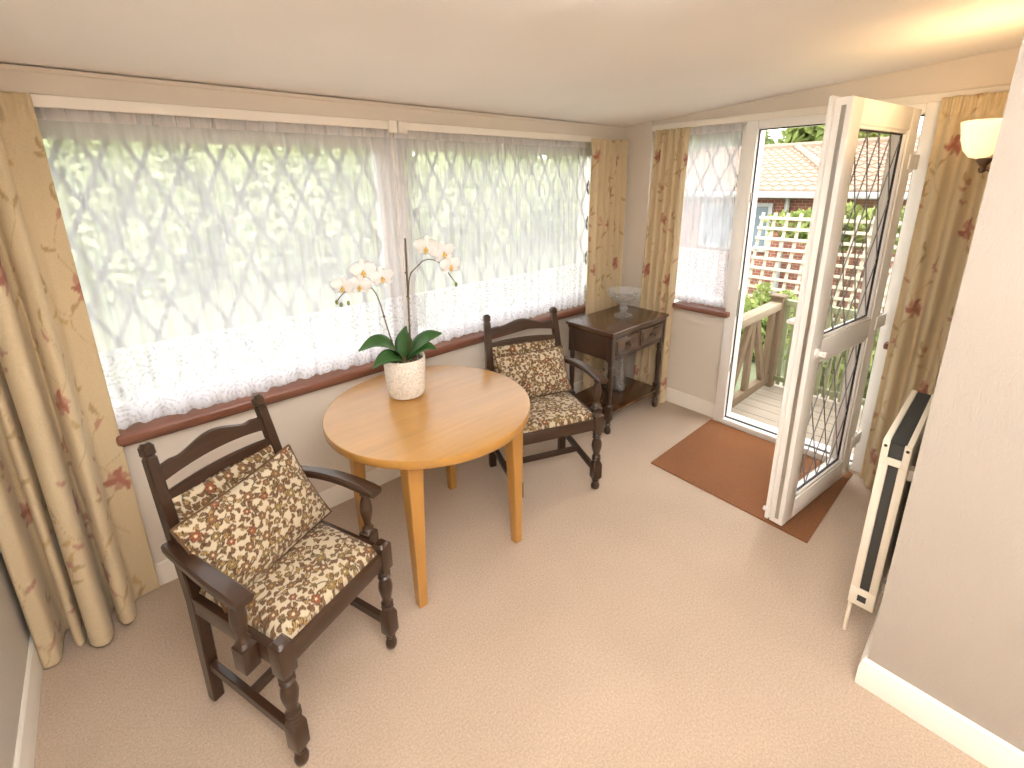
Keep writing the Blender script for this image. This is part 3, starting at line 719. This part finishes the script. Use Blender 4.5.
stalk([(.02, 0, .14), (.035, -.005, .35), (.042, -.005, .50), (.055, 0, .575), (.085, .01, .61), (.13, .02, .645), (.19, .03, .625), (.235, .035, .56), (.255, .035, .53)], .0042, .002, (9, 13))
b = nb(); tube(b, [tuple(V3(.03, -.01, .14)), tuple(V3(.045, -.012, .738))], .0042, 8); 
for z in (.33, .47, .58): tube(b, [tuple(V3(.034+.01*(z-.3), -.012, z)), tuple(V3(.036+.01*(z-.3), -.012, z+.008))], .0062, 8)
obj('support_stake', b, MT['stalk'], orc)
def flower(p, s, face, roll=0):
    """moth orchid bloom; local frame: x right, y up, z out of the face"""
    zf = Vector(face).normalized(); xf = Vector((0, 0, 1)).cross(zf).normalized(); yf = zf.cross(xf)
    Mx = Matrix((xf, yf, zf)).transposed().to_4x4(); Mx.translation = p; Mx = Mx @ Matrix.Rotation(roll, 4, 'Z') @ Matrix.Scale(s, 4)
    b = nb()
    def petal(ang, L, W, blunt, zo, cup):
        rings = []
        for k in range(9):
            q = k/8; w_ = W*math.sin(math.pi*min(.97, .07+.9*q**blunt))**.6; r = []
            for j in range(7):
                e = (j-3)/3; r.append((e*w_, L*q, zo+cup*(q*q)-.12*abs(e)*w_*2*(1-q)+.03*math.sin(e*3+q*4)))
            for j in range(5, 0, -1):
                e = (j-3)/3; r.append((e*w_, L*q, zo-.02+cup*(q*q)-.12*abs(e)*w_*2*(1-q)+.03*math.sin(e*3+q*4)))
            rings.append([Mx @ (Matrix.Rotation(ang, 4, 'Z') @ Vector(x)) for x in r])
        loft(b, rings)
    petal(R_(0), 1.0, .36, 1.0, -.03, -.05); petal(R_(128), .95, .33, 1.0, -.03, -.05); petal(R_(-128), .95, .33, 1.0, -.03, -.05)
    petal(R_(72), 1.05, .62, .75, .02, .06); petal(R_(-72), 1.05, .62, .75, .02, .06)
    f = obj('flower', b, MT['petal'], orc, smooth=True)
    b = nb()
    for (c, r_, sc) in (((0, -.12, .14), .13, (1, 1.1, 1)), ((0, -.36, .2), .12, (.8, 1.6, .6)), ((-.14, -.2, .2), .09, (.7, 1.2, 1)), ((.14, -.2, .2), .09, (.7, 1.2, 1)), ((0, .04, .16), .07, (1, 1, 1.3))):
        q = bmesh.ops.create_icosphere(b, subdivisions=2, radius=r_); bmesh.ops.transform(b, matrix=Mx @ Matrix.Translation(c) @ Matrix.Diagonal((*sc, 1)), verts=q['verts'])
    obj('lip', b, MT['lip'], f, smooth=True)
for a, z, s, tw in ((-.230, .552, .050, -.2), (-.142, .615, .054, .1), (-.162, .552, .050, -.1), (-.066, .582, .050, .25)): flower(V3(a, .055, z), s, ef*1+Vector((0, 0, -.12))+er*tw, tw*.5)
for a, z, s, tw in ((.132, .700, .054, -.25), (.205, .675, .053, .3), (.232, .615, .049, .2)): flower(V3(a, .045, z), s, ef*1+Vector((0, 0, -.12))+er*tw, tw*.5)
for a, f, z in ((-.262, .055, .487), (-.245, .06, .475), (-.215, .06, .48), (.255, .035, .525)):
    b = nb(); q = bmesh.ops.create_icosphere(b, subdivisions=2, radius=.009); bmesh.ops.transform(b, matrix=Matrix.Translation(V3(a, f, z)) @ Matrix.Diagonal((.8, .8, 1.3, 1)), verts=q['verts']); obj('bud', b, MT['bud'], orc, smooth=True)

# ------------------------------------------------------------------ side table in the corner
st = thing('side_table', 'dark oak side table with two drawers and low shelf in the corner', 'side table', (2.71, 1.905, 0))
hx, hy = .315, .185
b = nb(); box(b, (-hx-.022, -hy-.022, .728), (hx+.022, hy+.018, .750), .006, seg=3); box(b, (-hx-.010, -hy-.010, .703), (hx+.010, hy+.008, .729), .006); obj('tabletop', b, MT['tabx'], st)
for s in (-1, 1):
    b = nb(); box(b, (s*hx-(.016 if s > 0 else 0), -hy+.02, .540), (s*hx+(0 if s > 0 else .016), hy-.02, .704), .003); obj('side_panel', b, MT['oaky'], st)
b = nb(); box(b, (-hx+.02, hy-.016, .54), (hx-.02, hy, .704), .002); obj('back_panel', b, MT['oakx'], st)
b = nb(); box(b, (-hx+.02, -hy+.002, .540), (hx-.02, -hy+.020, .572), .003); box(b, (-hx+.02, -hy+.002, .692), (hx-.02, -hy+.020, .704), .002); box(b, (-.014, -hy+.002, .57), (.014, -hy+.02, .695), .002); obj('front_rail', b, MT['oakx'], st)
for s in (-1, 1):
    b = nb(); xa, xb = (.016, .283) if s > 0 else (-.283, -.016)
    box(b, (xa, -hy-.004, .574), (xb, -hy+.16, .690), .003)
    box(b, (xa+.018, -hy-.010, .592), (xb-.018, -hy+.01, .672), .005)
    d = obj('drawer', b, MT['tabx'], st)
    b = nb(); lathe(b, [(.006, 0), (.006, .012), (.014, .016), (.016, .022), (.012, .028), (.002, .030)], seg=16); k_ = obj('knob', b, MT['knob'], d, smooth=True, loc=((xa+xb)/2, -hy-.010, .632)); k_.rotation_euler = (R_(90), 0, 0)
for sx in (-1, 1):
    for sy in (-1, 1):
        b = nb(); x, y = sx*(hx-.018), sy*(hy-.018)
        box(b, (x-.021, y-.021, .530), (x+.021, y+.021, .704), .003)
        lathe(b, [(.012, .205), (.020, .215), (.014, .225), (.019, .235), (.015, .25), (.0175, .30), (.0195, .38), (.0195, .42), (.016, .465), (.013, .478), (.020, .488), (.013, .498), (.019, .508), (.015, .518), (.018, .532)], (x, y, 0), 16)
        box(b, (x-.021, y-.021, .105), (x+.021, y+.021, .205), .003)
        lathe(b, [(.013, 0), (.020, .008), (.023, .028), (.018, .046), (.012, .058), (.020, .070), (.013, .082), (.018, .092), (.018, .108)], (x, y, 0), 16)
        obj('leg', b, MT['oak'], st)
b = nb(); box(b, (-hx, -hy, .140), (hx, hy, .160), .004); obj('shelf', b, MT['tabx'], st)

# glass bowl on the side table, vase on its shelf
gb = thing('glass_bowl', 'clear cut glass pedestal bowl standing on the dark side table', 'bowl', (2.765, 1.90, .750))
b = nb(); lathe(b, [(.064, 0), (.068, .005), (.064, .011), (.038, .017), (.022, .026), (.017, .036), (.027, .048), (.031, .058), (.025, .068), (.019, .078), (.026, .088), (.030, .094), (.002, .095)], seg=20); obj('pedestal', b, MT['crystal'], gb)
sc_ = lambda k, a: 1+(.035*math.cos(a*10) if k in (4, 5, 6) else .012*math.cos(a*20))
b = nb(); lathe(b, [(.020, .094), (.055, .102), (.088, .126), (.106, .158), (.120, .188), (.123, .194), (.115, .192), (.099, .160), (.080, .131), (.050, .109), (.004, .102)], seg=48, scal=lambda k, a: 1+(.045*math.cos(a*8) if k in (4, 5, 6) else (.03 if round(a*48/6.28319) % 2 else -.012)*(1 if k < 4 else .4))); obj('bowl', b, MT['crystal'], gb, smooth=False)
vs = thing('glass_vase', 'tall square clear glass vase standing on the lower shelf of the side table', 'vase', (2.785, 1.955, .160), R_(24))
b = nb(); prof = [(.136, 0), (.150, .012), (.150, .05), (.144, .30), (.152, .318), (.136, .318), (.128, .30), (.132, .03), (.02, .022)]
loft(b, [[(x, y, z) for x, y in rrect(w_, w_, .16)] for w_, z in prof]); obj('body', b, MT['crystal'], vs)
b = nb(); loft(b, [[(x, y, z) for x, y in rrect(w_, w_, .16)] for w_, z in ((.150, 0), (.158, .004), (.158, .016), (.150, .02))]); obj('foot', b, MT['crystal'], vs)

# ------------------------------------------------------------------ convector heater on the return wall
ht = thing('wall_heater', 'white convector radiator with charcoal grille on wall by the far curtain', 'radiator', (1.885, .128, 0), R_(1.3))
L_, yb, yf, zt, zb = .56, .022, .100, .825, .150
b = nb(); box(b, (0, yf-.026, zb), (L_, yf, zt), .004); obj('front_panel', b, MT['rad'], ht)
b = nb(); box(b, (0, yb, zb), (L_, yb+.024, zt), .004); obj('back_panel', b, MT['rad'], ht)
for q in ((0, yb, zt-.004, L_, yb+.016, zt+.012), (0, yf-.018, zt-.004, L_, yf, zt+.012)): b = nb(); box(b, q[:3], q[3:], .003); obj('top_rail', b, MT['rad'], ht)
b = nb(); box(b, (-.004, yb, zt-.075), (.006, yf, zt-.048), .003); box(b, (-.006, yb, zt-.075), (.004, yb+.020, zt+.012), .003); box(b, (-.006, yf-.020, zt-.075), (.004, yf, zt+.012), .003); obj('end_frame', b, MT['rad'], ht)
b = nb(); box(b, (-.004, yb, zb), (.006, yf, zb+.075), .004); obj('end_plate', b, MT['rad'], ht)
b = nb(); box(b, (.004, yb+.016, zt-.012), (L_-.006, yf-.018, zt+.004))
for k in range(46): box(b, (.006+k*.012, yb+.017, zt+.003), (.011+k*.012, yf-.019, zt+.010))
box(b, (-.003, yb+.020, zt-.046), (.004, yf-.020, zt+.006)); obj('grille', b, MT['grille'], ht, smooth=False)
b = nb()
for k in range(28): box(b, (.006+k*.02, yb+.014, zb+.01), (.010+k*.02, yf-.016, zt-.02))
box(b, (-.006, yb+.026, zb+.025), (-.003, yf-.026, zb+.05)); obj('fins', b, MT['grille'], ht, smooth=False)
b = nb(); tube(b, [(.02, yf-.008, 0), (.02, yf-.008, zb+.01)], .007, 10); obj('pipe', b, MT['rad'], ht)
b = nb(); tube(b, [(L_-.03, yb+.02, 0), (L_-.03, yb+.02, zb+.02)], .007, 10); obj('pipe', b, MT['rad'], ht)
for x_ in (.08, L_-.08):
    for z_ in (zt-.14, zb+.06): b = nb(); box(b, (x_-.02, -.001, z_), (x_+.02, yb+.002, z_+.04)); obj('bracket', b, MT['rad'], ht)
for y_ in (yb+.010, yf-.010): b = nb(); tube(b, [(-.0075, y_, zt-.006), (-.003, y_, zt-.006)], .005, 10); obj('screw_cap', b, MT['seal'], ht)

# ------------------------------------------------------------------ wall lamp
LX, LY, LZ = 2.52, .145, 1.715
lp = thing('wall_lamp', 'lit uplighter wall lamp with frosted glass bowl shade above the heater', 'wall lamp', (LX, LY, LZ))
b = nb(); rr = []
for k, (f, z) in enumerate(((.10, .035), (.42, .040), (.72, .062), (.90, .095), (.98, .128), (1.06, .150), (1.0, .150), (.93, .128), (.85, .098), (.66, .070), (.36, .050), (.06, .047))):
    rr.append([(.130*f*math.cos(2*math.pi*q/40)*(1+.03*math.cos(q*math.pi/4)*(k in (4, 5, 6))), .072+.066*f*math.sin(2*math.pi*q/40), z*1.12) for q in range(40)])
loft(b, rr); obj('lamp_shade', b, MT['shade'], lp, smooth=True)
b = nb(); lathe(b, [(.004, -.012), (.010, -.008), (.012, .004), (.008, .010), (.014, .018), (.022, .030), (.022, .040), (.006, .042)], (0, .055, 0), 18); tube(b, [(0, .002, .0), (0, .03, -.004), (0, .055, .008)], .007, 10); obj('arm', b, MT['brass'], lp)
b = nb(); lathe(b, [(.045, 0), (.045, .006), (.03, .012), (.004, .013)], seg=24); o = obj('wall_plate', b, MT['brass'], lp); o.rotation_euler = (R_(-90), 0, 0); o.location = (0, -.002, 0)
pd = bpy.data.lights.new('lamp_bulb', 'POINT'); pd.energy = 2.2; pd.color = (1, .68, .36); pd.shadow_soft_size = .03
po = bpy.data.objects.new('lamp_bulb', pd); COL.objects.link(po); po.location = (LX, LY+.062, LZ+.19)

# ------------------------------------------------------------------ outside
MO = dict(
    lawn=m_carpet('lawn', lin(100, 106, 78), lin(78, 88, 54), 40, .6), deck=m_wood('grey_decking', lin(158, 146, 130), .7, 1, .12), post=m_wood('weathered_timber', lin(108, 90, 68), .75, 2, .22),
    slat=m_plain('pale_green_slat', lin(140, 146, 112), .6), trellis=m_plain('cream_trellis', lin(180, 170, 152), .6), gutter=m_plain('white_gutter', lin(170, 170, 168), .4),
    tile=m_plain('brown_roof_tile', lin(136, 116, 100), .8, .14, 14), glass=m_plain('house_glass', lin(110, 124, 136), .15), bark=m_plain('tree_bark', lin(96, 78, 60), .9, .2, 20),
)
t = NT('red_brick'); tc = t.new('TexCoord').outputs['Object']; sp = t.new('SeparateXYZ', {0: tc}).outputs; vv = t.new('CombineXYZ', {0: sp[1], 1: sp[2], 2: sp[0]}).outputs[0]
br = t.new('TexBrick', {'Vector': vv, 'Color1': lin(150, 92, 76), 'Color2': lin(130, 82, 68), 'Mortar': lin(160, 148, 134), 'Scale': 4.4, 'Mortar Size': .02}); MO['brick'] = t.done(br.outputs[0], .85, br.outputs[1], .3)
def m_leafy(name, c1, c2):
    t = NT(name); n = t.noise(t.obj(), 5, 3, .6); c = t.ramp(n, [(.32, c1), (.66, c2)])
    d = t.new('BsdfDiffuse', {'Color': c}); l = t.new('BsdfTranslucent', {'Color': c}); mx = t.new('MixShader', {0: .4, 1: d.outputs[0], 2: l.outputs[0]}); t.link(mx.outputs[0], t.out.inputs[0]); return t.m
MO['leafA'] = m_leafy('light_leaves', lin(110, 126, 66), lin(160, 172, 110)); MO['leafB'] = m_leafy('mid_leaves', lin(100, 118, 72), lin(150, 162, 108))
MO['leafC'] = m_leafy('pale_leaves', lin(166, 178, 126), lin(214, 220, 184))
GZ = -.75
b = nb(); box(b, (-30, 2.6, GZ-.1), (60, 40, GZ)); box(b, (3.45, -20, GZ-.1), (60, 2.6, GZ)); struct(obj('ground', b, MO['lawn'], smooth=False))
b = nb()
for k in range(8): box(b, (3.41+k*.135, -1.2, -.15), (3.41+k*.135+.129, 1.5, -.12), .004)
box(b, (3.41, -1.2, GZ), (3.46, 1.5, -.15)); box(b, (4.42, -1.2, GZ), (4.48, 1.5, -.15)); struct(obj('decking', b, MO['deck'], smooth=False))
rl = thing('deck_railing', 'weathered brown timber deck railing with diagonal braces outside the open door', 'railing', (0, 0, 0))
b = nb(); box(b, (4.30, 1.36, GZ), (4.40, 1.46, .70), .008); box(b, (4.29, 1.35, .70), (4.41, 1.47, .72), .006); obj('post', b, MO['post'], rl)
b = nb(); box(b, (3.42, 1.365, .60), (4.31, 1.455, .665), .006); obj('top_rail', b, m_wood('rail_timber', lin(136, 122, 100), .75, 0, .2), rl)
b = nb(); box(b, (3.42, 1.385, -.085), (4.31, 1.44, -.01), .006); obj('bottom_rail', b, MO['post'], rl)
for p, q in (((3.45, .60), (3.56, -.02)), ((3.80, .60), (3.52, -.02)), ((3.84, .60), (3.84, -.02)), ((3.90, .60), (4.18, -.02)), ((4.24, .60), (4.24, -.02))):
    b = nb(); bar(b, [(p[0], 1.41, p[1]), (q[0], 1.41, q[1])], (.04, .07), (1, 0, 0)); obj('brace', b, MO['post'], rl)
fn = thing('picket_railing', 'pale green slatted railing along the far edge of the deck', 'railing', (0, 0, 0))
b = nb(); box(b, (4.34, -1.2, .63), (4.40, 1.36, .685), .005); obj('top_rail', b, MO['slat'], fn)
b = nb(); box(b, (4.35, -1.2, -.06), (4.39, 1.36, -.02), .005); obj('bottom_rail', b, MO['slat'], fn)
for k in range(42):
    y = 1.33-k*.06; b = nb(); box(b, (4.358, y-.017, -.10), (4.378, y+.017, .64), .003); obj('slat', b, MO['slat'], fn, smooth=False)
tr_ = thing('garden_trellis', 'leaning cream lattice trellis against the brick wall beyond the railing', 'trellis', (7.8, 0, 0))
b = nb()
for k in range(13):
    f = k/12; yt, y_b = 2.92-f*2.1, 3.08-f*2.1; bar(b, [(0, y_b, -.72), (.02, yt, 1.18)], (.045, .02), (1, 0, 0))
for k in range(12):
    z = -.6+k*.155; f = (z+.72)/1.9; bar(b, [(-.02, 3.08-.16*f+.03, z), (-.02, .98-.16*f, z)], (.045, .02), (1, 0, 0))
obj('lattice', b, MO['trellis'], tr_, smooth=False)
hs = thing('neighbour_house', 'brick bungalow with brown tiled hipped roof beyond the trellis', 'house', (0, 0, 0))
b = nb(); box(b, (9.4, -3.5, GZ), (15, 6.5, 1.45)); obj('wall', b, MO['brick'], hs, smooth=False)
b = nb(); ze, zr, xr = 1.47, 2.37, 13.0
def roof_pt(x, y): return (x, y, ze+(x-9.1)*(zr-ze)/(xr-9.1))
for k in range(13):
    xa, xb = 9.1+k*.30, 9.1+(k+1)*.30+.05; ins = 0
    n_ = 60; ring = []
    for j in range(n_*4+1):
        y = -3.8+10.6*j/(n_*4); wv = .018*math.sin(j*math.pi/2)
        a, c = roof_pt(xa, y), roof_pt(xb, y); ring.append([(a[0], a[1], a[2]+.035+wv), (c[0], c[1], c[2]+.006+wv), (c[0], c[1], c[2]-.02), (a[0], a[1], a[2]-.01)])
    loft(b, ring)
box(b, (9.1, -3.8, ze-.06), (13.0, 6.8, ze)); obj('roof', b, MO['tile'], hs, smooth=False)
b = nb(); tube(b, [(9.4, 2.35, 1.56), (10, 2.67, 1.70), (12.2, 3.85, 2.21), (13, 4.3, 2.39)], .08, 8); tube(b, [(13, -3.8, zr+.03), (13, 6.8, zr+.03)], .1, 8); obj('ridge', b, MO['tile'], hs)
b = nb(); box(b, (8.98, -3.85, ze-.12), (9.12, 6.85, ze-.01), .03); tube(b, [(9.3, 3.1, ze-.1), (9.3, 3.1, GZ)], .04, 10); obj('gutter', b, MO['gutter'], hs)
b = nb(); frame_y(b, 3.35, 4.7, .35, 1.25, 9.34, 9.42, .07); box(b, (9.34, 4.0, .40), (9.42, 4.07, 1.2)); wn = obj('window', b, MO['gutter'], hs)
b = nb(); box(b, (9.38, 3.41, .41), (9.395, 4.64, 1.19)); obj('pane', b, MO['glass'], wn, smooth=False)
def foliage(name, c, rad, n, mat, label, cat, size=.09, seed=1, trunk=None, group=None):
    rg = np.random.RandomState(seed); root = thing(name, label, cat, (c[0], c[1], GZ), 0, group)
    d = rg.normal(size=(n, 3)); d /= np.linalg.norm(d, axis=1)[:, None]; r = rg.rand(n)**.35
    lump = 1+.22*np.sin(d[:, 0]*5+seed)*np.cos(d[:, 2]*4)+.15*np.sin(d[:, 1]*9)
    p = d*(r*lump)[:, None]*np.array(rad)+np.array([0, 0, c[2]-GZ]); p = p[p[:, 2] > .02]; n = len(p)
    a = rg.normal(size=(n, 3)); a /= np.linalg.norm(a, axis=1)[:, None]; e = np.cross(a, rg.normal(size=(n, 3))); e /= np.linalg.norm(e, axis=1)[:, None]
    s = size*(.6+.8*rg.rand(n))[:, None]; V = np.stack([p-a*s, p+e*s*.42, p+a*s, p-e*s*.42], 1).reshape(-1, 3)
    me = bpy.data.meshes.new('foliage'); me.from_pydata(V.tolist(), [], np.arange(4*n).reshape(n, 4).tolist()); link('foliage', me, mat, root)
    b = nb(); 
    for k in range(4):
        q = rg.normal(size=2)*.35; tube(b, [(0, 0, 0), (q[0]*.3*rad[0], q[1]*.3*rad[1], (c[2]-GZ)*.5), (q[0]*rad[0], q[1]*rad[1], c[2]-GZ)], [.05*rad[2], .035*rad[2], .012*rad[2]], 6)
    obj('stem', b, MO['bark'], root); return root
foliage('garden_shrub', (6.7, 2.35, -.35), (.4, .4, .55), 2600, MO['leafA'], 'light green shrub in front of the trellis behind the deck post', 'shrub', .06, 3)
foliage('garden_shrub.001', (6.0, 1.0, -.3), (.4, .6, .55), 2600, MO['leafA'], 'light green shrub behind the pale slatted railing', 'shrub', .06, 5)
foliage('garden_shrub.002', (6.2, 3.7, -.1), (.55, .55, .65), 2600, MO['leafB'], 'green shrub beyond the small net curtain', 'shrub', .08, 6)
foliage('climbing_plant', (8.6, 2.0, .95), (.35, 1.0, .35), 1800, MO['leafA'], 'leafy climber growing above the trellis under the white gutter', 'climber', .07, 8)
foliage('hill_tree', (22, 10.4, 3.3), (1.8, 1.9, 1.6), 4200, MO['leafB'], 'green tree beyond the tiled roof, left of the door edge', 'tree', .3, 9, group='trees beyond the tiled roof')
foliage('hill_tree.001', (23, 6.0, 3.2), (1.8, 1.6, 1.6), 4200, MO['leafA'], 'paler green tree beyond the tiled roof, seen through the top of the doorway', 'tree', .3, 10, group='trees beyond the tiled roof')
hedge = ((-5.5, 13, .9, 2.2, 'leafC', 'tall pale bush seen through the net curtain, next to the long curtain'), (-.6, 13.5, 1.0, 2.3, 'leafC', 'tall pale bush seen through the net curtain, beyond the carver chair by the long curtain'),
         (4.4, 13.6, .9, 2.2, 'leafC', 'tall pale bush seen through the net curtain, straight beyond the orchid'), (9.8, 13.0, 1.0, 2.3, 'leafC', 'tall pale bush seen through the net curtain, straight beyond the far carver chair'),
         (15.4, 13.6, .9, 2.2, 'leafC', 'tall pale bush seen through the net curtain, straight beyond the corner curtain'))
hedge += tuple((x, 17.5, 1.6, 3.2, 'leafC', 'tall pale back-row bush through the net curtain, ' + lb) for x, lb in ((-3.6, 'left of the orchid flowers'), (2.6, 'above the left orchid flowers'), (8.8, 'above the right orchid flowers'), (15.0, 'above the far carver chair'), (21.2, 'beside the corner curtain')))
for k, (x, y, z, r, mt, lb) in enumerate(hedge):
    foliage('garden_bush' if k == 0 else 'garden_bush.%03d' % k, (x, y, z), (2.1 if y < 15 else 2.6, 1.0, r), 7500, MO[mt], lb, 'bush', .19, 20+k, group='bushes behind the long net curtains')
